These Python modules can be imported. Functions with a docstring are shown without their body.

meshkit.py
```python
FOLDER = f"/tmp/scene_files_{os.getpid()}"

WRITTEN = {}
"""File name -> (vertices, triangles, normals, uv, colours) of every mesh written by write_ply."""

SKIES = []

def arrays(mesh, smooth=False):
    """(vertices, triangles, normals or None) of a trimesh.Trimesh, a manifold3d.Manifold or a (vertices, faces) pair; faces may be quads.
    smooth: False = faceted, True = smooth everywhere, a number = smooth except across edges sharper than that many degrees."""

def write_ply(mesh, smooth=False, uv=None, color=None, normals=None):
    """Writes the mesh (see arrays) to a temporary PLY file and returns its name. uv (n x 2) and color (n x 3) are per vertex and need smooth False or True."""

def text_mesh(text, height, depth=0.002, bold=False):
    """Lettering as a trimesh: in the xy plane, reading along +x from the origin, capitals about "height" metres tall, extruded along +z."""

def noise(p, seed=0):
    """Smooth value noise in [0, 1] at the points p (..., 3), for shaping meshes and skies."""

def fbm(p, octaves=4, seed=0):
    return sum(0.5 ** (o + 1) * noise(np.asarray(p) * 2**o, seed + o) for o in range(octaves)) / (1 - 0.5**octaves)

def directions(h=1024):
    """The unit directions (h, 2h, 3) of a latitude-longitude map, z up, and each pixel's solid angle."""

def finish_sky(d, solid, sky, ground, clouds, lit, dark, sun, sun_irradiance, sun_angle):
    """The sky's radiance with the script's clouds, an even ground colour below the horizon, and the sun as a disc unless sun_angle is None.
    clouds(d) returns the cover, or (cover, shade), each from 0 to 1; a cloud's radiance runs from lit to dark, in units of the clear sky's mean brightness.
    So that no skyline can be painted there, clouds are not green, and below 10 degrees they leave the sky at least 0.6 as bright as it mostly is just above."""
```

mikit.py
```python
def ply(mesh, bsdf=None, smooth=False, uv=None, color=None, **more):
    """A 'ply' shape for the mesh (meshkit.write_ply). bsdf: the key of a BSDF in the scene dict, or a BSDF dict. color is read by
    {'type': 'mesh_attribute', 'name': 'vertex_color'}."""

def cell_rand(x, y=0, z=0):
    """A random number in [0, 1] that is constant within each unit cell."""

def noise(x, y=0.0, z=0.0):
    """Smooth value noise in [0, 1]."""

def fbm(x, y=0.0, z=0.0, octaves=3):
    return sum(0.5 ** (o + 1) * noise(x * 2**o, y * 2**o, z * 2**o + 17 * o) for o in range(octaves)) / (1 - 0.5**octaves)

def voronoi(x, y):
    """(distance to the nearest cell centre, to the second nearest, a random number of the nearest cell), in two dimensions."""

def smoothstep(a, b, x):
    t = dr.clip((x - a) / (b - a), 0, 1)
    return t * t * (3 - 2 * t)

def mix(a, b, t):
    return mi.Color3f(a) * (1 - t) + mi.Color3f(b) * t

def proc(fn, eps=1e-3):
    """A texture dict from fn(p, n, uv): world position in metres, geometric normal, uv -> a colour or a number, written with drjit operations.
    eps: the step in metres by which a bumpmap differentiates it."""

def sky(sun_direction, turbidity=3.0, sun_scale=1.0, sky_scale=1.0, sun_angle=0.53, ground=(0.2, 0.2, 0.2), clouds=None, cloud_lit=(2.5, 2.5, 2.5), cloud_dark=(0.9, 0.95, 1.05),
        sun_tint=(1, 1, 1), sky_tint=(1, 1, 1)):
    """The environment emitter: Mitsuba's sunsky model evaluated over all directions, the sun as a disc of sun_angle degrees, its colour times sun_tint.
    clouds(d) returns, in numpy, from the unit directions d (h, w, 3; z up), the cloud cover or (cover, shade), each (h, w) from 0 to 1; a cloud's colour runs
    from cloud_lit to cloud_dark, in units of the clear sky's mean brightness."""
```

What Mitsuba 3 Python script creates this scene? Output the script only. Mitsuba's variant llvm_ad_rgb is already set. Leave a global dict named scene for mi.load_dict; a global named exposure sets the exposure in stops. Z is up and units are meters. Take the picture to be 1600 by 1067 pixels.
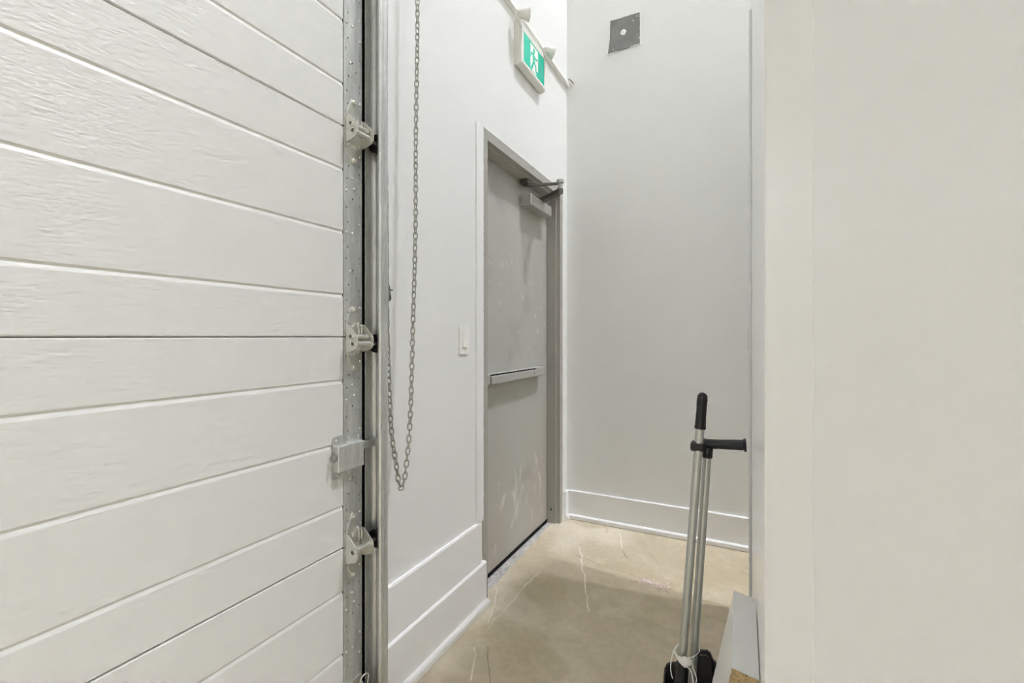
import math, random
import numpy as np
import trimesh
import manifold3d as m3
import drjit as dr
import mitsuba as mi
from shapely.geometry import Polygon, LineString, Point, box as sbox
from shapely.ops import unary_union
import mikit
from mikit import noise, fbm, smoothstep, mix

T = mi.ScalarTransform4f
scene, labels = {'type': 'scene'}, {}
rng = random.Random(7)

# ---------------------------------------------------------------- camera, lamps, exposure
YAW = math.atan(360 / 717)
CAM = (1.065, 0.0, 1.22)
FWD = (-math.sin(YAW), math.cos(YAW), 0.0)
scene['camera'] = {'type': 'perspective', 'fov': math.degrees(2 * math.atan(800 / 717)), 'fov_axis': 'x',
                   'near_clip': 0.02, 'far_clip': 60.0,
                   'principal_point_offset_x': 0.0, 'principal_point_offset_y': 7.5 / 1067,
                   'to_world': T().look_at(origin=list(CAM), target=[CAM[0] + FWD[0], CAM[1] + FWD[1], CAM[2]], up=[0, 0, 1])}
exposure = 0.60
# strip lamps under the ceiling: (x0, x1, y, z, radiance)
LAMPS = [(4.4, 5.2, 1.98, 12.0, 2450.0), (4.5, 5.3, 2.74, 12.0, 1550.0), (6.0, 7.2, 2.30, 12.0, 150.0),
         (0.15, 1.75, -6.0, 3.3, 60.0), (3.0, 5.2, -6.0, 3.3, 9.0), (0.15, 1.75, -8.6, 3.3, 48.0), (3.0, 5.2, -8.6, 3.3, 9.0)]
LAMP_RGB = (0.985, 0.99, 1.10)


# ---------------------------------------------------------------- helpers
def lin(r, g, b):
    return [((v / 255) / 12.92 if v / 255 <= 0.04045 else ((v / 255 + 0.055) / 1.055) ** 2.4) for v in (r, g, b)]


def rgb(v):
    return {'type': 'rgb', 'value': list(map(float, v))}


def mat(name, color, rough=0.5, metal=0.0, spec=0.5, bump=None, bump_scale=1.0, rough_tex=None, **kw):
    b = {'type': 'principled', 'base_color': color if isinstance(color, dict) else rgb(color),
         'roughness': rough_tex if rough_tex else float(rough), 'metallic': float(metal), **kw}
    if not metal:
        b['specular'] = float(spec)
    if bump:
        b = {'type': 'bumpmap', 'arbitrary': bump, 'scale': float(bump_scale), 'bsdf': b}
    scene[name] = {'type': 'twosided', 'bsdf': b}
    return name


def numbered(key):
    k, n = key, 0
    while k in scene:
        n += 1
        k = f'{key}_{n:03d}'
    return k


def add(key, mesh, m, smooth=30, label=None, category=None, group=None, kind=None, to_world=None):
    key = numbered(key)
    d = dict(mesh) if isinstance(mesh, dict) else mikit.ply(mesh, m, smooth=smooth)
    if to_world is not None:
        d['to_world'] = to_world
    scene[key] = d
    tag(key, label, category, group, kind)
    return key


def tag(key, label=None, category=None, group=None, kind=None):
    e = {k: v for k, v in (('label', label), ('category', category), ('group', group), ('kind', kind)) if v}
    if e:
        labels.setdefault(key, {}).update(e)


def cat(*ms):
    out = []
    for m in ms:
        out += list(m) if isinstance(m, (list, tuple)) else [m]
    return trimesh.util.concatenate(out)


def bx(x0, x1, y0, y1, z0, z1, b=0.0):
    """a box with chamfered edges"""
    if b <= 0:
        m = trimesh.creation.box(extents=(x1 - x0, y1 - y0, z1 - z0))
        m.apply_translation(((x0 + x1) / 2, (y0 + y1) / 2, (z0 + z1) / 2))
        return m
    p = []
    for x in ((x0, 1), (x1, -1)):
        for y in ((y0, 1), (y1, -1)):
            for z in ((z0, 1), (z1, -1)):
                p += [(x[0], y[0] + b * y[1], z[0] + b * z[1]), (x[0] + b * x[1], y[0], z[0] + b * z[1]), (x[0] + b * x[1], y[0] + b * y[1], z[0])]
    return trimesh.convex.convex_hull(np.array(p))


def _ext(poly, h):
    return cat([trimesh.creation.extrude_polygon(g, h, engine='earcut') for g in getattr(poly, 'geoms', [poly])])


def ext_z(poly, z0, z1):                       # polygon in (x, y)
    m = _ext(poly, z1 - z0)
    m.apply_translation((0, 0, z0))
    return m


def ext_y(poly, y0, y1):                       # polygon in (x, z)
    m = _ext(poly, y1 - y0)
    v = m.vertices.copy()
    m.vertices = np.column_stack([v[:, 0], y1 - v[:, 2], v[:, 1]])
    return m


def ext_x(poly, x0, x1):                       # polygon in (y, z)
    m = _ext(poly, x1 - x0)
    v = m.vertices.copy()
    m.vertices = np.column_stack([x0 + v[:, 2], v[:, 0], v[:, 1]])
    return m


def cyl(a, b, r, n=20, r2=None):
    """cylinder or cone frustum from a to b"""
    return lathe(a, b, [(r, 0), (r if r2 is None else r2, 1)], n)


def lathe(a, b, prof, n=24):
    """profile [(radius, t)] from a (t=0) to b (t=1), closed at the ends"""
    a, b = np.array(a, float), np.array(b, float)
    d = b - a
    w = d / np.linalg.norm(d)
    u = np.cross(w, (0, 0, 1) if abs(w[2]) < 0.9 else (1, 0, 0))
    u /= np.linalg.norm(u)
    v = np.cross(w, u)
    ang = np.arange(n) / n * 2 * np.pi
    V = [a + d * prof[0][1]]
    for r, t in prof:
        V += [a + d * t + r * (np.cos(q) * u + np.sin(q) * v) for q in ang]
    V.append(a + d * prof[-1][1])
    F, L = [], len(prof)
    for i in range(n):
        j = (i + 1) % n
        F.append((0, 1 + j, 1 + i))
        for k in range(L - 1):
            p, q = 1 + k * n, 1 + (k + 1) * n
            F += [(p + i, p + j, q + j), (p + i, q + j, q + i)]
        F.append((len(V) - 1, 1 + (L - 1) * n + i, 1 + (L - 1) * n + j))
    return trimesh.Trimesh(np.array(V), np.array(F), process=False)


def tube(pts, r, n=8, closed=False):
    """a round wire along points"""
    P = np.array(pts, float)
    N = len(P)
    V, F = [], []
    prev = None
    for i in range(N):
        t = (P[(i + 1) % N] - P[i - 1]) if closed else (P[min(i + 1, N - 1)] - P[max(i - 1, 0)])
        t = t / (np.linalg.norm(t) + 1e-12)
        u = np.cross(t, (0.31, 0.2, 0.93)) if prev is None else prev - t * np.dot(prev, t)
        u = u / (np.linalg.norm(u) + 1e-12)
        prev = u
        v = np.cross(t, u)
        V += [P[i] + r * (math.cos(a) * u + math.sin(a) * v) for a in np.arange(n) / n * 2 * math.pi]
    for i in range(N if closed else N - 1):
        a, b = i * n, ((i + 1) % N) * n
        for k in range(n):
            l = (k + 1) % n
            F += [(a + k, a + l, b + l), (a + k, b + l, b + k)]
    if not closed:
        for k in range(1, n - 1):
            F += [(0, k + 1, k), ((N - 1) * n, (N - 1) * n + k, (N - 1) * n + k + 1)]
    return trimesh.Trimesh(np.array(V), np.array(F), process=False)


def spline(pts, n=40):
    from scipy.interpolate import CubicSpline
    P = np.array(pts, float)
    s = np.concatenate([[0], np.cumsum(np.linalg.norm(np.diff(P, axis=0), axis=1))])
    return CubicSpline(s, P)(np.linspace(0, s[-1], n))


# ---------------------------------------------------------------- materials
def wall_col(p, n, uv):
    f = fbm(p.x * 1.7 + 3, p.y * 1.7, p.z * 1.7)
    return mix(lin(221, 222, 219), lin(225, 226, 223), f)


def wall_bump(p, n, uv):
    return fbm(p.x * 90, p.y * 90, p.z * 90, octaves=2)


mat('wall_paint', mikit.proc(wall_col), 0.55, spec=0.35, bump=mikit.proc(wall_bump, eps=2e-3), bump_scale=0.0004)
mat('ceiling_paint', lin(222, 222, 220), 0.8, spec=0.2)
mat('satin_paint', lin(214, 215, 214), 0.24, spec=0.5)
mat('baseboard_paint', lin(229, 230, 228), 0.3, spec=0.5)
mat('white_plastic', lin(232, 232, 226), 0.35, spec=0.5)
mat('vinyl', lin(216, 217, 215), 0.25, spec=0.5)
mat('black_plastic', lin(16, 16, 17), 0.42, spec=0.45)
mat('black_rubber', lin(12, 12, 12), 0.75, spec=0.2)
mat('dark_void', lin(20, 20, 19), 0.9, spec=0.1)
mat('melamine', lin(215, 214, 210), 0.4, spec=0.4)
mat('sign_plastic', lin(220, 220, 212), 0.4, spec=0.4)
mat('sign_white', lin(238, 240, 236), 0.4, spec=0.4)


def green_col(p, n, uv):
    return mix(lin(20, 176, 146), lin(58, 200, 170), smoothstep(2.47, 2.15, p.y))


mat('sign_green', mikit.proc(green_col), 0.35, spec=0.4)


def panel_col(p, n, uv):
    f = fbm(p.y * 1.2, p.z * 2.0, 4.0)
    return mix(lin(205, 206, 202), lin(210, 211, 207), f)


def panel_bump(p, n, uv):
    return noise(p.y * 75.0 + 4.0 * noise(p.y * 9.0, p.z * 25.0), p.z * 330.0) * 0.6 + noise(p.y * 150.0, p.z * 520.0, 7.0) * 0.4


mat('door_steel', mikit.proc(panel_col), 0.42, spec=0.45, bump=mikit.proc(panel_bump, eps=1e-3), bump_scale=0.0010)


def galv_col(p, n, uv):
    a = fbm(p.x * 60 + p.y * 60, p.z * 9, p.y * 40, octaves=3)
    b = noise(p.y * 170 + p.x * 90, p.z * 110, p.x * 140)
    return mix(lin(172, 175, 171), lin(228, 230, 226), dr.clip(a * 0.85 + b * 0.3 - 0.05, 0, 1))


def galv_rough(p, n, uv):
    return 0.30 + 0.22 * fbm(p.x * 50, p.y * 50, p.z * 14, octaves=2)


mat('galvanized', mikit.proc(galv_col), metal=0.72, rough_tex=mikit.proc(galv_rough))
mat('zinc', lin(212, 212, 204), 0.33, metal=0.8)
mat('dark_zinc', lin(150, 149, 143), 0.4, metal=0.6)
mat('bright_zinc', lin(222, 222, 216), 0.28, metal=0.9)
mat('chain_steel', lin(178, 177, 170), 0.33, metal=0.95)
mat('closer_metal', lin(172, 172, 166), 0.45, metal=0.45)
mat('dark_metal', lin(96, 94, 88), 0.42, metal=0.6)
mat('aluminium', lin(196, 197, 190), 0.36, metal=0.75)


def grey_col(p, n, uv):
    low = smoothstep(1.15, 0.3, p.z)
    f = fbm(p.y * 3.0, p.z * 1.4, p.x * 3, octaves=3)
    base = mix(lin(170, 170, 163), lin(173, 163, 154), low * smoothstep(0.25, 0.75, f))
    base = mix(base, lin(150, 149, 143), 0.5 * smoothstep(0.55, 0.85, fbm(p.y * 6, p.z * 5, 7.0)))
    band = smoothstep(0.62, 0.45, p.z) * smoothstep(0.04, 0.16, p.z)
    s = smoothstep(0.64, 0.84, fbm(p.y * 26 + noise(p.y * 7, p.z * 7) * 3, p.z * 9, 2.0, octaves=3))
    base = mix(base, lin(214, 211, 204), s * band * 0.42)
    s2 = smoothstep(0.76, 0.82, fbm(p.y * 34, p.z * 20, 9.0, octaves=2)) * smoothstep(1.0, 1.25, p.z) * smoothstep(1.9, 1.4, p.z)
    return mix(base, lin(206, 204, 197), s2 * 0.4)


mat('grey_door_paint', mikit.proc(grey_col), 0.42, spec=0.45)
mat('grey_frame_paint', lin(160, 158, 151), 0.4, spec=0.45)
mat('panic_paint', lin(172, 172, 166), 0.4, metal=0.25)


def particle_col(p, n, uv):
    a = noise(p.x * 260, p.y * 260, p.z * 200)
    b = noise(p.x * 620, p.y * 620, p.z * 480)
    c = mix(lin(128, 104, 70), lin(206, 182, 138), dr.clip(a * 0.7 + b * 0.5 - 0.1, 0, 1))
    return mix(c, lin(84, 64, 42), smoothstep(0.78, 0.88, noise(p.x * 330 + 9, p.y * 300, p.z * 260)))


mat('particleboard', mikit.proc(particle_col), 0.85, spec=0.15)


def seg_d(x, y, a, b):
    ax, ay, bx_, by_ = a[0], a[1], b[0], b[1]
    L = (bx_ - ax) ** 2 + (by_ - ay) ** 2
    t = dr.clip(((x - ax) * (bx_ - ax) + (y - ay) * (by_ - ay)) / L, 0, 1)
    return dr.sqrt(dr.square(x - ax - t * (bx_ - ax)) + dr.square(y - ay - t * (by_ - ay)))


LIGHT_VEINS = [((0.215, 2.566), (0.379, 2.159), .006), ((0.379, 2.159), (0.459, 1.980), .007),
               ((-0.002, 1.969), (0.081, 1.769), .006), ((0.081, 1.769), (0.105, 1.703), .005),
               ((0.131, 1.541), (0.155, 1.506), .005), ((0.155, 1.506), (0.204, 1.394), .005),
               ((0.385, 2.86), (0.449, 2.638), .004), ((0.123, 2.20), (0.112, 1.886), .0034), ((0.112, 1.886), (0.119, 1.66), .0028)]
DARK_VEINS = [((0.273, 2.909), (0.317, 2.823), .003), ((0.449, 2.638), (0.488, 2.556), .0025), ((0.173, 1.574), (0.269, 1.41), .0022),
              ((0.23, 2.45), (0.36, 2.42), .002), ((0.36, 2.42), (0.62, 2.36), .0018)]


def floor_col(p, n, uv):
    x, y = p.x, p.y
    wx, wy = x + 0.25 * fbm(x * 2.1, y * 2.1, 5.0), y + 0.25 * fbm(x * 2.1, y * 2.1, 11.0)
    a = fbm(wx * 2.4, wy * 2.4, 0.0, octaves=4)
    c = mix(lin(190, 178, 153), lin(212, 203, 182), smoothstep(0.3, 0.7, a))
    c = mix(c, lin(176, 163, 132), 0.55 * smoothstep(0.52, 0.72, fbm(wx * 3.6 + 7, wy * 3.6, 2.0, octaves=4)))
    c = mix(c, lin(214, 196, 180), 0.4 * smoothstep(0.55, 0.75, fbm(wx * 1.5, wy * 3.0 + 4, 8.0)))
    f = fbm(x * 60, y * 60, 0.0, octaves=3)
    c = c * (0.92 + 0.16 * f)
    # trowel arcs
    r1 = dr.sqrt(dr.square(wx - 1.6) + dr.square(wy - 3.4))
    c = c * (1.0 - 0.05 * smoothstep(0.42, 0.5, noise(r1 * 26, 1.0)) * smoothstep(0.4, 0.6, fbm(x * 3, y * 3, 6.0)))
    jx, jy = x + 0.035 * (fbm(x * 11, y * 11, 3.0) - 0.5), y + 0.035 * (fbm(x * 11, y * 11, 4.0) - 0.5)
    for s, e, w in LIGHT_VEINS:
        c = mix(c, lin(236, 228, 212), (0.35 + 0.45 * fbm(x * 30, y * 30, 2.0)) * smoothstep(w, w * 0.25, seg_d(jx, jy, s, e)))
    for s, e, w in DARK_VEINS:
        c = mix(c, lin(120, 108, 88), 0.7 * smoothstep(w, w * 0.3, seg_d(jx, jy, s, e)))
    # bare grey concrete strip under the exit door
    edge = -0.028 + 0.03 * (fbm(y * 9, x * 9, 21.0) - 0.5) - 0.02 * smoothstep(2.2, 2.7, y)
    g = smoothstep(edge + 0.004, edge - 0.004, x)
    grey = mix(lin(150, 150, 144), lin(206, 205, 198), fbm(x * 45, y * 45, 1.0, octaves=4)) * (0.8 + 0.4 * noise(x * 240, y * 240))
    return mix(c, grey, g)


def floor_rough(p, n, uv):
    return 0.36 + 0.2 * fbm(p.x * 4, p.y * 4, 1.0)


mat('floor_concrete', mikit.proc(floor_col), rough_tex=mikit.proc(floor_rough), spec=0.35)


def plate_col(p, n, uv):
    return mix(lin(112, 112, 109), lin(132, 132, 128), fbm(p.x * 25, p.z * 25, 0.0))


mat('grey_plate', mikit.proc(plate_col), 0.5, metal=0.2)
mat('debris_pink', lin(224, 208, 201), 0.8, spec=0.2)
mat('bristle', lin(30, 30, 31), 0.8, spec=0.2)
mat('lamp_lens', lin(214, 214, 208), 0.18, spec=0.6)

# ---------------------------------------------------------------- the room
BACK, XR, YF, CEIL = 2.95, 7.5, -9.6, 12.4
S = 'structure'
add('floor', bx(-0.35, XR, YF, BACK + 0.05, -0.1, 0), 'floor_concrete', False, label='mottled beige polished concrete floor with pale cracks', kind=S)
add('ceiling', bx(-0.2, XR, YF, BACK + 0.05, CEIL, CEIL + 0.1), 'ceiling_paint', False, label='plain pale ceiling high above the unit', kind=S)
wl = sbox(YF, 0, BACK, CEIL).difference(sbox(-2.15, -1, 0.985, 3.62)).difference(sbox(1.817, -1, 2.86, 2.1816))
add('wall_left', ext_x(wl, -0.2, 0.0), 'wall_paint', False, label='white painted wall holding the overhead door and the grey exit door', kind=S)
add('wall_back', bx(-0.2, XR, BACK, BACK + 0.15, 0, CEIL), 'wall_paint', False, label='white painted end wall with a small grey cover plate', kind=S)
add('wall_right', bx(XR, XR + 0.15, YF, BACK + 0.15, 0, CEIL), 'wall_paint', False, label='far white side wall of the unit', kind=S)
add('wall_front', bx(-0.2, XR, YF - 0.15, YF, 0, CEIL), 'wall_paint', False, label='white wall behind the viewer', kind=S)

PX, PY0, PY1, PTOP = 1.099, 0.84, 2.18, 2.66
part = Polygon([(PX, PY0), (4.4, PY0), (4.4, PY1), (PX, PY1)])
add('wall_partition', ext_z(part, 0, PTOP), 'satin_paint', False, label='smooth white partition wall close beside the viewer', kind=S)
# vinyl corner guard on the near corner
g = Polygon([(PX - 0.0022, PY0 - 0.0022), (PX + 0.0625, PY0 - 0.0022), (PX + 0.064, PY0 - 0.0005), (PX + 0.064, PY0), (PX, PY0), (PX, PY0 + 0.064), (PX - 0.0005, PY0 + 0.064), (PX - 0.0022, PY0 + 0.0625)])
g = g.union(Point(PX, PY0).buffer(0.0026, 12)).difference(part)
add('trim_1', ext_z(g, 0.0, 2.44), 'vinyl', 40, label='white rounded corner guard on the near edge of the partition', kind=S)
add('trim_2', bx(1.0895, PX, 2.10, 2.29, 0, 2.55, 0.0015), 'satin_paint', False, label='narrow white upright board at the far edge of the partition', kind=S)

# baseboards
def base_profile(x0, t, h, ch=0.004):
    return Polygon([(x0, 0), (x0 + t, 0), (x0 + t, h - ch), (x0 + t - ch, h), (x0, h)])

bl = add('baseboard_left', ext_y(base_profile(0.0, 0.022, 0.197, 0.006), 1.1, 1.82), 'baseboard_paint', False, label='tall double white baseboard below the light switch', kind=S)
add(bl + '__upper_board', ext_y(Polygon([(0, .197), (.013, .197), (.013, .378), (.009, .384), (0, .384)]), 1.1, 1.787), 'baseboard_paint', False)
add(bl + '__shoe_moulding', ext_y(Polygon([(.022, 0.002), (.041, 0.002), (.041, .022), (.036, .028), (.022, .031)]), 1.1, 1.818), 'baseboard_paint', False)
bb = add('baseboard_back', ext_x(Polygon([(BACK - .016, 0), (BACK - .016, .184), (BACK - .012, .188), (BACK, .188), (BACK, 0)]), 0.0, XR), 'baseboard_paint', False, label='white baseboard along the end wall', kind=S)
add(bb + '__shoe_moulding', ext_x(Polygon([(BACK - .016, 0.003), (BACK - .034, 0.003), (BACK - .034, .024), (BACK - .030, .029), (BACK - .016, .032)]), 0.018, XR), 'baseboard_paint', False)
bs = add('baseboard_left_end', ext_y(base_profile(0.0, 0.016, 0.187), 2.885, BACK - 0.016), 'baseboard_paint', False, label='short white baseboard end in the corner beside the grey door', kind=S)
add(bs + '__shoe_moulding', ext_y(Polygon([(.016, 0.003), (.030, 0.003), (.030, .026), (.016, .032)]), 2.885, BACK - 0.034), 'baseboard_paint', False)

# raised plaster strip beside the exit door frame
strip = Polygon([(0, 1.757), (.006, 1.757), (.0095, 1.762), (.010, 1.80), (.0075, 1.8165), (0, 1.8168)])
t3 = ext_z(strip, 0.384, 2.178)
add('trim_3', cat(t3, bx(0, 0.008, 1.760, 1.8165, 2.178, 2.184, .002)), 'baseboard_paint', 40, label='raised white upright strip beside the grey door frame', kind=S)
add('trim_4', cat(ext_z(Polygon([(0, 2.8605), (.004, 2.8605), (.003, 2.876), (0, 2.882)]), 0, 2.185), bx(0, .004, 1.82, 2.876, 2.182, 2.188, .001)), 'baseboard_paint', 40, label='thin pale sealant bead around the grey door frame', kind=S)

# ---------------------------------------------------------------- the grey exit door
D1 = 'door_1'
labels[D1] = {'label': 'scuffed grey steel exit door with a panic bar', 'kind': S}
fl = Polygon([(.003, 1.8172), (.003, 1.862), (-.022, 1.862), (-.022, 1.877), (-.084, 1.877), (-.084, 1.862), (-.15, 1.862), (-.15, 1.8172)])
fr = Polygon([(.003, 2.8598), (.003, 2.815), (-.022, 2.815), (-.022, 2.80), (-.084, 2.80), (-.084, 2.815), (-.15, 2.815), (-.15, 2.8598)])
fh = Polygon([(.003, 2.1812), (.003, 2.137), (-.022, 2.137), (-.022, 2.122), (-.084, 2.122), (-.084, 2.137), (-.15, 2.137), (-.15, 2.1812)])
fk = add(D1 + '__frame', cat(ext_z(fl, 0, 2.1812), ext_z(fr, 0, 2.1812), ext_y(fh, 1.862, 2.815)), 'grey_frame_paint', False, label='grey steel door frame')
hole = []
for zz in (0.09,):
    hole.append(cyl((-.055, 2.7995, zz), (-.055, 2.8005, zz), .006, 12))
add(D1 + '__frame__anchor_hole', hole[0], 'dark_void', False)
add(D1 + '__leaf', bx(-.13, -.0865, 1.8655, 2.8115, .012, 2.133, .002), 'grey_door_paint', False, label='grey painted door leaf with pale scuffs')
add(D1 + '__sweep', bx(-.0862, -.0805, 1.868, 2.809, .003, .019), 'black_rubber', False)
add(D1 + '__leaf__hole', cyl((-.0866, 1.935, .075), (-.0860, 1.935, .075), .0075, 12), 'dark_void', False)
# panic bar
pb = D1 + '__panic_bar'
zb0, zb1 = .984, 1.037
add(pb, cat(bx(-.0865, -.045, 1.90, 2.655, zb0 + .004, zb1 - .004, .003), bx(-.0865, -.030, 2.50, 2.640, zb0, zb1, .004), bx(-.0865, -.033, 1.895, 1.955, zb0, zb1, .005)), 'panic_paint', False, label='grey metal push bar')
add(pb + '__push_pad', bx(-.062, -.026, 1.958, 2.50, zb0 + .001, zb1 - .009, .004), 'panic_paint', False)
add(pb + '__slot', bx(-.05, -.0292, 1.96, 2.50, zb1 - .009, zb1 - .005), 'dark_void', False)
add(pb + '__end_cap', bx(-.0866, -.038, 2.641, 2.657, zb0 - .001, zb1 + .001, .003), 'black_plastic', False)
add(pb + '__keyhole', cyl((-.0302, 2.47, 1.004), (-.0255, 2.47, 1.004), .0045, 12), 'dark_void', False)
# closer
dc = D1 + '__closer'
add(dc, cat(bx(-.0865, -.012, 2.389, 2.704, 1.976, 2.041, .004)), 'closer_metal', False, label='grey metal door closer with a hinged arm')
add(dc + '__spindle', cyl((-.048, 2.59, 2.041), (-.048, 2.59, 2.062), .014, 18), 'dark_metal')
elbow = np.array((.140, 2.452))
def bar(a, b, w, z0, z1):
    return ext_z(LineString([a, b]).buffer(w, 6), z0, z1)
add(dc + '__main_arm', cat(bar((-.048, 2.59), elbow, .017, 2.034, 2.058), bar((-.075, 2.56), (-.03, 2.66), .02, 2.042, 2.075)), 'dark_metal', 35)
add(dc + '__forearm', cat(bar((-.045, 2.40), elbow, .0085, 2.084, 2.096), bx(-.075, -.026, 2.37, 2.43, 2.096, 2.122, .002)), 'dark_metal', 35)
add(dc + '__elbow_pin', lathe((elbow[0], elbow[1], 2.032), (elbow[0], elbow[1], 2.112), [(.004, 0), (.010, .04), (.011, .2), (.0135, .22), (.0135, .70), (.019, .72), (.0215, .77), (.0215, .93), (.018, 1)], 24), 'closer_metal')

# ---------------------------------------------------------------- the overhead door
D2 = 'door_2'
labels[D2] = {'label': 'white ribbed sectional overhead door with galvanized edge strip and hinges', 'kind': S}
SEAM0, SH = 0.0175, 0.601
GROOVES = (.117, .297, .475)


def section_profile(h):
    pts = [(.043, 0.0), (.0475, 0.0014), (.05, 0.0034)]
    for gz in GROOVES:
        pts += [(.05, gz - .0075), (.0496, gz - .0060), (.0478, gz - .0012), (.0472, gz + .0006), (.0471, gz + .0018), (.0478, gz + .0034), (.0496, gz + .0056), (.05, gz + .0065)]
    pts += [(.05, h - .0034), (.0475, h - .0016), (.043, h - .001), (.006, h - .001), (.006, 0.0)]
    return Polygon(pts)


YS0, YS1 = .9525, 1.0205
sec_ply = mikit.ply(ext_y(section_profile(SH), -2.2, YS0 - .0022), 'door_steel', smooth=35)
dome = lathe((0, 0, 0), (.0030, 0, 0), [(.0046, 0), (.0042, .45), (.0026, .85), (.0006, 1)], 10)
# punched holes and pressed rivets of the stile: (y, dz from the lower seam)
HOLES = [(.958, .045), (.966, .07), (.962, .105), (.969, .150), (.997, .172), (.984, .193), (1.0105, .118), (1.0105, .135), (.959, .225), (.966, .258),
         (1.0125, .215), (1.0125, .232), (.966, .33), (.961, .372), (.984, .40), (1.0105, .385), (1.0105, .41), (.963, .455), (.970, .492), (.988, .51), (1.011, .478), (1.011, .502), (.96, .545), (1.011, .56)]
RIVETS = [(.966, .56), (.983, .30), (.961, .30), (1.012, .05), (1.012, .085), (.970, .03), (.975, .19), (1.012, .27), (1.012, .33), (.990, .43), (.982, .46), (1.012, .53), (.961, .42), (.958, .585), (1.004, .03)]
for i in range(6):
    z0 = SEAM0 + i * SH
    sk = add(D2 + '__section', sec_ply, None, to_world=T().translate([0, 0, z0]))
    pl = sbox(YS0 - .001, z0 + .001, YS1, z0 + SH - .001)
    pl = pl.difference(unary_union([Point(y, z0 + dz).buffer(.0026, 3) for y, dz in HOLES]))
    add(sk + '__edge_strip', cat(ext_x(pl, .0495, .0525), bx(.006, .0495, YS1 - .0022, YS1, z0 + .001, z0 + SH - .001),), 'galvanized', False)
    add(sk + '__edge_core', bx(.007, .0465, YS0 - .0022, YS1 - .003, z0 + .002, z0 + SH - .002), 'dark_void', False)
    add(sk + '__rivets', cat([dome.copy().apply_translation((.0525, y, z0 + dz)) for y, dz in RIVETS]), 'bright_zinc', True, kind='stuff')


def hexbolt(x, y, z, r=.0075, h=.006):
    """bolt head standing out in +x"""
    return cat(lathe((x, y, z), (x + .0018, y, z), [(r * 1.35, 0), (r * 1.35, 1)], 18), lathe((x + .0018, y, z), (x + h, y, z), [(r, 0), (r, .75), (r * .82, 1)], 6))


def leaf(sign, zs, apex, halfw=.029):
    p = unary_union([Point(.986, zs + sign * apex).buffer(.011, 8), sbox(.957, min(zs + sign * .012, zs + sign * .03), 1.018, max(zs + sign * .012, zs + sign * .03))]).convex_hull
    return ext_x(p, .0526, .0556)


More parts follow.
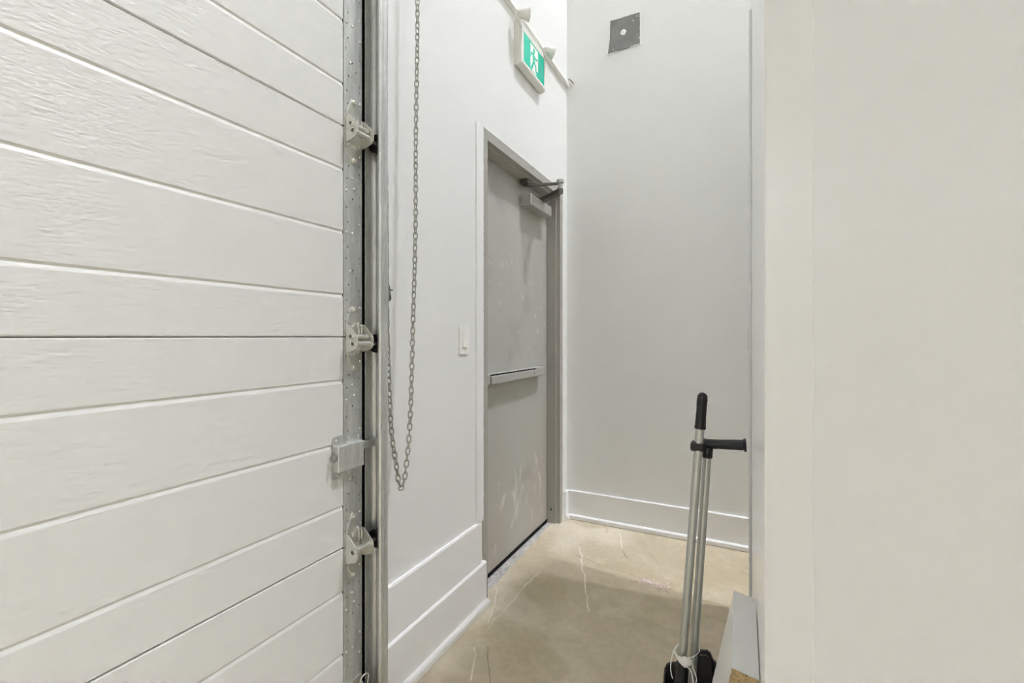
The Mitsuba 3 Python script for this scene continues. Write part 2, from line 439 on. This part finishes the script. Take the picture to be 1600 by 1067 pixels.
def hinge(zs, two):
    h = numbered(D2 + '__hinge')
    labels[h] = {'label': 'zinc hinge with a roller in the track'}
    add(h + '__upper_leaf', leaf(1, zs, .079), 'zinc', False)
    add(h + '__lower_leaf', leaf(-1, zs, .089), 'zinc', False)
    ear = Polygon([(.0556, zs + .036), (.064, zs + .034), (.094, zs + .006), (.099, zs - .004), (.099, zs - .024), (.092, zs - .034), (.074, zs - .040), (.0556, zs - .044)]).buffer(.001)
    for y in (.9575, 1.0185):
        add(h + '__ear', ext_y(ear, y - .0016, y + .0016), 'zinc', False)
    zt = zs - .020
    if two:
        add(h + '__pin_tube', cyl((.080, .949, zs + .001), (.080, 1.014, zs + .001), .0072, 20), 'bright_zinc', 40)
        add(h + '__pin_tube', cyl((.086, .951, zt), (.086, 1.022, zt), .0082, 20), 'bright_zinc', 40)
        add(h + '__bore', cat(cyl((.080, .9486, zs + .001), (.080, .9494, zs + .001), .0050, 14), cyl((.086, .9506, zt), (.086, .9514, zt), .0056, 14)), 'dark_metal', False)
    else:
        zt = zs - .006
        add(h + '__pin_tube', cyl((.086, .951, zt), (.086, 1.022, zt), .0085, 20), 'bright_zinc', 40)
        add(h + '__bore', cyl((.086, .9502, zt), (.086, .9512, zt), .0058, 14), 'dark_metal', False)
    for y, dz in ((.986, .079), (.986, -.089), (.985, .028), (.972, .020) if two else (1.003, .040), (.968, -.046), (.985, -.050), (1.003, -.046)):
        add(h + '__bolt', hexbolt(.0556, y, zs + dz, .0068 if abs(dz) > .06 or dz == .028 else .0042, .0065 if abs(dz) > .06 else .0042), 'bright_zinc', False)
    for y, dz in ((.999, .030), (1.010, .022)):      # raised lobes of the upper leaf
        add(h + '__lug', cat(bx(.0556, .064, y - .0035, y + .0035, zs + .004, zs + dz + .012, .0015)), 'zinc', False)
    add(h + '__roller_stem', cyl((.082, 1.020, zt), (.076, 1.060, zt), .0056, 16), 'bright_zinc', 40)
    add(h + '__roller', lathe((.078, 1.046, zt), (.078, 1.066, zt), [(.012, 0), (.024, .02), (.0275, .15), (.0275, .5), (.0275, .85), (.024, .98), (.01, 1)], 32), 'black_plastic', 40)


for k, i in enumerate((1, 2, 3, 4, 5)):
    hinge(SEAM0 + i * SH, i != 1)
# bottom fixture with cable loop
bf = add(D2 + '__bottom_fixture', cat(ext_x(sbox(.957, .03, 1.018, .222).buffer(-.004).buffer(.004), .0526, .0556), ext_y(Polygon([(.0556, .20), (.098, .13), (.098, .08), (.0556, .05)]), 1.0165, 1.0195), hexbolt(.0556, .972, .19), hexbolt(.0556, .972, .06)), 'zinc', False)
add(bf + '__wire_loop', tube(spline([(.058, .965, .155), (.072, .985, .20), (.079, 1.008, .234), (.080, 1.014, .232), (.080, 1.014, .20), (.085, 1.03, .17)], 30), .0022, 8), 'bright_zinc', True)
add(bf + '__roller', lathe((.078, 1.046, .105), (.078, 1.066, .105), [(.012, 0), (.0275, .12), (.0275, .88), (.01, 1)], 32), 'black_plastic', 40)
# slide bolt lock
lk = add(D2 + '__slide_lock', bx(.0530, .073, .9135, 1.0105, .843, .917, .0022), 'galvanized', False, label='galvanized slide lock')
add(lk + '__mounting_plate', ext_x(sbox(.9105, .822, 1.0185, .941).buffer(-.004).buffer(.004), .0526, .0546), 'galvanized', False)
for y, z in ((.922, .930), (.968, .930), (1.005, .930), (.968, .832), (.926, .832)):
    add(lk + '__rivet', dome.copy().apply_translation((.0546, y, z)), 'bright_zinc', True)
add(lk + '__bolt_bar', bx(.055, .067, 1.0105, 1.071, .890, .911, .0015), 'galvanized', False)
add(lk + '__thumb_knob', cat(lathe((.064, .9135, .884), (.064, .902, .884), [(.005, 0), (.005, 1)], 14), lathe((.0655, .9035, .884), (.0655, .8975, .884), [(.0095, 0), (.0105, .2), (.0105, .8), (.009, 1)], 20), bx(.060, .070, .8975, .9035, .884, .896, .001)), 'dark_zinc', 40)

# ---------------------------------------------------------------- the track
track_line = LineString([(.1000, 1.0385), (.1025, 1.0350), (.1075, 1.0345), (.1105, 1.0375), (.1112, 1.043), (.1100, 1.0485), (.1065, 1.0515), (.1072, 1.0560), (.1082, 1.0640), (.1060, 1.0715), (.100, 1.0745),
                         (.085, 1.0755), (.080, 1.0745), (.066, 1.0745), (.061, 1.0755), (.054, 1.0745), (.046, 1.068), (.0435, 1.061), (.0405, 1.0535), (.0400, 1.0455), (.0425, 1.0435)])
tk = add('door_track', ext_z(track_line.buffer(.0012, 4), 0.01, 3.7), 'galvanized', 35, label='galvanized vertical roller track at the edge of the overhead door', category='door track')
add(tk + '__wall_angle', ext_z(unary_union([sbox(0.0005, 1.0770, .068, 1.0795), sbox(0.0005, 1.0770, .003, 1.13)]), 0.01, 3.7), 'galvanized', False)
for zz in np.arange(.35, 3.6, .55):
    add(tk + '__bolt', lathe((.072, 1.0735, zz), (.072, 1.069, zz), [(.008, 0), (.007, .6), (.003, 1)], 14), 'bright_zinc', 40)
add('door_seal', ext_z(unary_union([sbox(.0005, 1.0, .012, 1.074), sbox(.0005, 1.022, .022, 1.034)]), 0.01, 3.62), 'black_rubber', False, label='black rubber seal strip in the gap between door edge and track', category='weatherstrip')

# chain keeper hook on the wall behind the track
hk = Polygon([(1.181, 1.352), (1.181, 1.375), (1.1945, 1.377), (1.199, 1.360), (1.202, 1.350), (1.199, 1.343), (1.192, 1.340), (1.184, 1.343)]).difference(Point(1.1925, 1.3505).buffer(.0058))
add('chain_keeper', cat(ext_x(hk, .0005, .006), bx(.0005, .012, 1.178, 1.2035, 1.3755, 1.3785, .0008), ext_x(Polygon([(1.1885, 1.3785), (1.1965, 1.3785), (1.1925, 1.394)]), .001, .006)), 'dark_metal', False,
    label='small steel chain keeper on the wall beside the track', category='chain hook')

# ---------------------------------------------------------------- hand chain
PITCH = .0200
path = [(1.2555, 3.55), (1.2540, 2.80), (1.2525, 2.367), (1.2490, 2.0383), (1.2388, 1.4926), (1.2220, 1.0614), (1.2056, .8720), (1.1894, .7702), (1.1800, .7400), (1.1704, .7290), (1.1610, .7420), (1.1519, .7761),
        (1.1277, .8879), (1.1150, 1.0310), (1.1065, 1.2500), (1.0990, 1.6000), (1.0960, 2.3)]
P = spline([(.075, y, z) for y, z in path], 1500)
P[:, 0] += .0015 * np.sin(P[:, 2] * 9)
# even steps of one pitch
s = np.concatenate([[0], np.cumsum(np.linalg.norm(np.diff(P, axis=0), axis=1))])
q = np.arange(PITCH / 2, s[-1], PITCH)
Q = np.column_stack([np.interp(q, s, P[:, k]) for k in range(3)])
W, Lh, r = .0066, .0058, .0023
loop = [(W * math.cos(a), 0, Lh + W * math.sin(a)) for a in np.linspace(0, math.pi, 9)] + [(W * math.cos(a), 0, -Lh + W * math.sin(a)) for a in np.linspace(math.pi, 2 * math.pi, 9)]
link_ply = mikit.ply(tube(loop, r, 8, closed=True), 'chain_steel', smooth=True)
ck = 'hand_chain'
labels[ck] = {'label': 'steel hand chain hanging in a loop beside the overhead door track', 'category': 'chain'}
face = np.array((0.75, -0.66, 0.0))
for i, c in enumerate(Q):
    t = np.array([np.interp(q[i] + e, s, P[:, k]) for e in (.01,) for k in range(3)]) - np.array([np.interp(q[i] - .01, s, P[:, k]) for k in range(3)])
    if c[2] > 3.5:
        continue
    t /= np.linalg.norm(t)
    n = face - t * np.dot(face, t)
    n /= np.linalg.norm(n)
    a = math.radians((0 if i % 2 else 90) + (40 if c[2] > 1.2 else 12 + 28 * max(0.0, (c[2] - .75) / .45)) + 8 * math.sin(i * 1.7) + 6 * math.sin(i * .31))
    b = np.cross(t, n)
    yv = math.cos(a) * n + math.sin(a) * b
    xv = np.cross(yv, t)
    M = np.eye(4)
    M[:3, 0], M[:3, 1], M[:3, 2], M[:3, 3] = xv, yv, t, c
    add(ck + '__link', link_ply, None, to_world=T(M))

# ---------------------------------------------------------------- light switch
sw = 'light_switch'
labels[sw] = {'label': 'white rocker light switch on the wall between chain and grey door', 'category': 'light switch'}
yc, zc = 1.659, 1.205
plate = sbox(yc - .0375, zc - .059, yc + .0375, zc + .059).buffer(-.004).buffer(.004, 4).difference(sbox(yc - .0168, zc - .0335, yc + .0168, zc + .0335))
add(sw + '__cover_plate', ext_x(plate, .0005, .006), 'white_plastic', False)
rk = trimesh.convex.convex_hull(np.array([(x, yc + dy, zc + dz) for dy in (-.0155, .0155) for x, dz in ((.001, -.0315), (.001, .0315), (.006, .0315), (.0068, .0), (.0105, -.0315))]))
add(sw + '__rocker', rk, 'white_plastic', False)
for dz in (-.048, .048):
    add(sw + '__screw', lathe((.0055, yc, zc + dz), (.0068, yc, zc + dz), [(.0033, 0), (.0028, 1)], 12), 'white_plastic', 40)
# slim switch plate, edge on, on the upright board of the partition
yc2, zc2 = 2.245, 1.212
s2 = add('switch_plate', bx(1.0825, 1.0893, yc2 - .036, yc2 + .036, zc2 - .050, zc2 + .050, .002), 'white_plastic', False, label='slim white switch plate seen edge-on at the far edge of the partition', category='switch')
add(s2 + '__rocker', bx(1.0795, 1.0830, yc2 - .016, yc2 + .016, zc2 - .030, zc2 + .030, .001), 'white_plastic', False)

# ---------------------------------------------------------------- exit sign, emergency lamps, raceway
rw = add('cable_raceway', bx(.0005, .020, 1.145, BACK - .004, 2.902, 2.936, .002), 'white_plastic', False, label='white cable raceway running along the wall behind the exit sign', category='cable raceway')
add(rw + '__lid', bx(.018, .0245, 1.145, BACK - .03, 2.905, 2.933, .0022), 'white_plastic', False)
for k, pts in enumerate(([(.012, 2.93, 2.925), (.02, 2.935, 2.955), (.034, 2.942, 2.945), (.046, 2.946, 2.925)], [(.015, 2.93, 2.915), (.03, 2.938, 2.93), (.045, 2.944, 2.915), (.058, 2.947, 2.935)], [(.012, 2.92, 2.93), (.014, 2.925, 2.952), (.018, 2.935, 2.96)])):
    add(rw + '__wire_end', tube(spline(pts, 14), .003, 6), ['dark_metal', 'white_plastic', 'white_plastic'][k], True)
ES = 'exit_sign'
labels[ES] = {'label': 'green and white running man exit sign on the wall above the grey door', 'category': 'exit sign'}
hp = Polygon([(.001, 2.640), (.012, 2.634), (.040, 2.644), (.040, 2.852), (.034, 2.862), (.001, 2.868)])
add(ES + '__housing', ext_y(hp.buffer(-.002).buffer(.002, 3), 2.143, 2.469), 'sign_plastic', False)
bez = sbox(2.146, 2.650, 2.466, 2.850).difference(sbox(2.174, 2.664, 2.452, 2.820))
add(ES + '__bezel', ext_x(bez, .0395, .0425), 'sign_plastic', False)
add(ES + '__seam', bx(.0115, .0125, 2.1425, 2.4695, 2.6335, 2.6365), 'dark_metal', False)
gp = add(ES + '__green_panel', bx(.0395, .0412, 2.174, 2.452, 2.664, 2.820), 'sign_green', False, label='green glowing panel')


def uvp(u, v):
    return (2.174 + u * .278, 2.820 - v * .156)


wd = Polygon([uvp(.31, .06), uvp(.68, .06), uvp(.68, .80), uvp(.60, .80), uvp(.60, .96), uvp(.31, .96)])
man = unary_union([Point(uvp(.475, .20)).buffer(.0125, 8),
                   LineString([uvp(.45, .36), uvp(.47, .58)]).buffer(.0115, 6),
                   LineString([uvp(.45, .35), uvp(.37, .36), uvp(.335, .47)]).buffer(.0055, 4),
                   LineString([uvp(.46, .34), uvp(.55, .44), uvp(.63, .40)]).buffer(.0055, 4),
                   LineString([uvp(.46, .58), uvp(.42, .74), uvp(.35, .92)]).buffer(.0075, 4),
                   LineString([uvp(.48, .58), uvp(.57, .70), uvp(.58, .86), uvp(.64, .87)]).buffer(.0070, 4)])
add(ES + '__white_door_symbol', ext_x(wd, .0412, .0419), 'sign_white', False)
add(ES + '__running_man', ext_x(man, .0419, .0426), 'sign_green', False)
for k, (base, d) in enumerate((((.046, 2.088, 2.858), (.80, .60, .05)), ((.045, 2.447, 2.878), (.76, .50, -.40)))):
    d = np.array(d) / np.linalg.norm(d)
    b = np.array(base)
    lh = add(ES + '__lamp_head', lathe(b - d * .006, b + d * .062, [(.008, 0), (.017, .05), (.020, .2), (.031, .8), (.036, .95), (.0365, 1)], 28), 'sign_plastic', 40)
    add(lh + '__lens', lathe(b + d * .0615, b + d * .0655, [(.0325, 0), (.031, .7), (.02, 1)], 28), 'lamp_lens', 40)
    fy = max(2.16, min(2.455, b[1] + .02))
    add(lh + '__stalk', cat(tube(spline([b - d * .0 + np.array((0, 0, -.012)), (.048, (b[1] + fy) / 2, b[2] - .04), (.03, fy, 2.860)], 12), .008, 10), bx(.012, .040, fy - .016, fy + .016, 2.855, 2.868, .002)), 'sign_plastic', 40)

# ---------------------------------------------------------------- cover plate high on the end wall
cp = 'cover_plate'
labels[cp] = {'label': 'square grey metal cover plate high on the end wall', 'category': 'cover plate'}
quad = Polygon([(.2815, 3.0543), (.4896, 3.0640), (.4896, 3.2630), (.2955, 3.2655), (.292, 3.15)])
def ext_back(poly, y0, y1):
    return ext_y(poly, y0, y1)
add(cp + '__plate', ext_back(quad, BACK - .006, BACK - .001), 'grey_plate', False)
rimp = []
for a, b, w in (((.279, 3.050), (.292, 3.15), .004), ((.292, 3.15), (.295, 3.268), .0045), ((.295, 3.268), (.37, 3.264), .002), ((.42, 3.268), (.494, 3.266), .003), ((.4905, 3.266), (.4915, 3.06), .003), ((.43, 3.0615), (.491, 3.062), .0025), ((.281, 3.052), (.35, 3.056), .002)):
    rimp.append(LineString([a, b]).buffer(w, 2))
add(cp + '__torn_paint_edge', ext_back(unary_union(rimp), BACK - .0075, BACK - .001), 'wall_paint', False)
add(cp + '__round_sticker', lathe((.385, BACK - .006, 3.168), (.385, BACK - .0075, 3.168), [(.0185, 0), (.018, 1)], 28), 'sign_white', False)
add(cp + '__screw', lathe((.385, BACK - .0075, 3.168), (.385, BACK - .0095, 3.168), [(.007, 0), (.006, 1)], 12), 'zinc', False)
for x, z in ((.445, 3.225), (.47, 3.245), (.32, 3.075), (.485, 3.10)):
    add(cp + '__paint_fleck', lathe((x, BACK - .006, z), (x, BACK - .0068, z), [(.0045, 0), (.003, 1)], 7), 'wall_paint', False)

# ---------------------------------------------------------------- dustpan, broom, leaning offcut
DP = 'dustpan'
labels[DP] = {'label': 'upright black dustpan with an aluminium pole and sideways black grip', 'category': 'dustpan'}
pan = Polygon([(.828, .012), (.836, .10), (.846, .168), (.856, .177), (.905, .196), (.936, .225), (.940, .240), (.947, .246), (.966, .2505), (.977, .246), (.986, .226), (1.02, .198), (1.045, .178), (1.052, .168), (1.058, .012)])
back = ext_y(pan, 1.530, 1.542)
ribs = [ext_y(Polygon([(.940, .10), (.9435, .238), (.949, .244), (.966, .248), (.975, .243), (.982, .225), (.985, .10)]), 1.512, 1.531),
        ext_y(Polygon([(.868, .05), (.872, .186), (.905, .196), (.908, .05)]), 1.516, 1.531)]
sides = [ext_x(Polygon([(1.47, .004), (1.535, .004), (1.535, .160), (1.515, .15), (1.475, .03)]), x, x + .005) for x in (.842, 1.046)]
tray = bx(.842, 1.052, 1.42, 1.542, .003, .010, .002)
add(DP + '__scoop', cat(back, *ribs, *sides, tray), 'black_plastic', False)
top, bot = np.array((.9715, 1.505, .880)), np.array((.9265, 1.497, .152))
add(DP + '__pole', lathe(top, bot, [(.0118, 0), (.0118, .985), (.009, .997), (.003, 1)], 24), 'aluminium', 40)
el = [top + (top - bot) * -.035, top + (top - bot) * .012]
grip = lathe((.951, 1.5065, .8945), (1.0745, 1.516, .9005), [(.013, 0), (.0175, .02), (.0175, .07), (.0145, .14), (.0142, .45), (.0150, .85), (.0152, .94), (.0195, .965), (.0195, 1.0)], 24)
add(DP + '__grip', cat(grip, lathe(el[0], el[1], [(.0135, 0), (.0145, .12), (.0145, .7), (.0165, 1)], 24)), 'black_plastic', 40, label='sideways black plastic grip')
add(DP + '__clip', cat(bx(.926, .962, 1.462, 1.498, .879, .905, .004), bx(.945, .966, 1.48, 1.512, .882, .902, .002)), 'black_plastic', False)
BR = 'broom'
labels[BR] = {'label': 'upright broom with an aluminium pole and rounded black hand grip', 'category': 'broom'}
btop, bbot = np.array((.9593, 1.480, 1.053)), np.array((.8965, 1.455, .140))
def along(t):
    return btop + (bbot - btop) * t
add(BR + '__pole', cyl(along(.09), along(1.0), .0122, 24), 'aluminium', 40)
add(BR + '__hand_grip', lathe(along(0), along(.118), [(.004, 0), (.0095, .03), (.0138, .09), (.0150, .2), (.0142, .5), (.0150, .85), (.0160, .97), (.0158, 1)], 24), 'black_plastic', 40, label='rounded black hand grip')
add(BR + '__socket', lathe(along(.868), along(1.03), [(.0145, 0), (.0165, .3), (.02, 1)], 20), 'black_plastic', 40)
add(BR + '__head_block', bx(.842, .952, 1.437, 1.475, .098, .135, .006), 'black_plastic', False)
br = []
for i in range(11):
    for j in range(3):
        x, y = .849 + i * .0096, 1.445 + j * .0115
        br.append(cyl((x, y, .099), (x + (i - 5) * .0022, y + (j - 1) * .004, .0115), .0038, 6, .0052))
add(BR + '__bristles', cat(br), 'bristle', True, kind='stuff')

CT = 'cord_tie'
labels[CT] = {'label': 'loose white cord and strap tied low around the broom and dustpan poles', 'category': 'cord'}
import scipy.spatial  # noqa: F401
flap = [(.8836, .2761), (.8981, .2692), (.9142, .2780), (.9320, .2703), (.9302, .2603), (.9142, .2495), (.8963, .2591)]
FLAP = Polygon(flap).buffer(.002)
fm = ext_y(FLAP, 1.4365, 1.4395).subdivide_to_size(.006)
v = fm.vertices.copy()
v[:, 1] += .010 * np.sin((v[:, 0] - .886) / .05 * 3.0) * -1 + .006
fm.vertices = v
add(CT + '__strap', fm, 'white_plastic', True)
add(CT + '__cord', tube(spline([(.8981, 1.436, .3111), (.8855, 1.434, .2939), (.8782, 1.432, .2687), (.8745, 1.430, .2407), (.8763, 1.431, .2182), (.880, 1.433, .2041)], 30), .0016, 7), 'white_plastic', True)
add(CT + '__cord', tube(spline([(.932, 1.436, .2665), (.939, 1.432, .2481), (.946, 1.430, .2278), (.9442, 1.430, .2141), (.9407, 1.430, .2073), (.9372, 1.431, .2155), (.9337, 1.433, .2332), (.9284, 1.435, .2447), (.9196, 1.437, .2475)], 40), .0016, 7), 'white_plastic', True)
ring = [np.array((.917, 1.476, .275)) + np.array((.034 * math.cos(a), .040 * math.sin(a), .010 * math.cos(a))) for a in np.linspace(0, 2 * math.pi, 40)[:-1]]
add(CT + '__cord', tube(ring, .0013, 7, closed=True), 'white_plastic', True)

OB = 'board_offcut'
labels[OB] = {'label': 'thick white laminated board offcut leaning against the partition', 'category': 'board'}
ang = math.radians(11.6)
up, th = np.array((math.sin(ang), math.cos(ang))), np.array((math.cos(ang), -math.sin(ang)))
TR = np.array((1.0970, .512))
TL = TR - th * .0535
BRc = TR - up * (TR[1] / up[1] - .001)
BLc = BRc - th * .0535
core = Polygon([TR, TL, BLc, BRc])
add(OB + '__laminate', ext_y(core.buffer(-.0012).buffer(.0012, 2), 1.0735, 1.40), 'melamine', False)
add(OB + '__raw_end', ext_y(core.buffer(-.0014), 1.0705, 1.0735), 'particleboard', False, label='raw brown chipboard end')

# ---------------------------------------------------------------- crumbs on the floor
cr = []
for i in range(150):
    t = rng.random()
    cx = .615 + .135 * t + rng.gauss(0, .012)
    cy = 2.335 + rng.gauss(0, .014 + .016 * t)
    a, l = rng.random() * math.pi, .004 + rng.random() * .012
    m = trimesh.creation.box(extents=(l, .0022 + rng.random() * .0014, .002))
    m.apply_transform(trimesh.transformations.rotation_matrix(a, (0, 0, 1)))
    m.apply_transform(trimesh.transformations.rotation_matrix(rng.uniform(-.3, .3), (1, 0, 0)))
    m.apply_translation((cx, cy, .0012 + rng.random() * .0012))
    cr.append(m)
add('plaster_crumbs', cat(cr), 'debris_pink', False, label='scatter of tiny pinkish white crumbs on the floor', category='debris', kind='stuff')

# ---------------------------------------------------------------- ceiling lamps
for i, (x0, x1, y, z, rad) in enumerate(LAMPS):
    k = numbered('ceiling_lamp')
    scene_key = add(k + '__housing', cat(bx(x0, x1, y - .06, y + .06, z + .012, z + .07, .004), bx(x0 + .2, x0 + .22, y - .01, y + .01, z + .07, CEIL), bx(x1 - .22, x1 - .2, y - .01, y + .01, z + .07, CEIL)), 'white_plastic', False)
    tubek = add(k + '__tube', bx(x0 + .02, x1 - .02, y - .03, y + .03, z, z + .012, .002), 'white_plastic', False)
    scene[tubek]['emitter'] = {'type': 'area', 'radiance': rgb([rad * c for c in LAMP_RGB])}
    labels[k] = {'label': 'long white strip lamp hanging under the ceiling', 'category': 'ceiling lamp', 'group': 'strip lamps under the ceiling'}
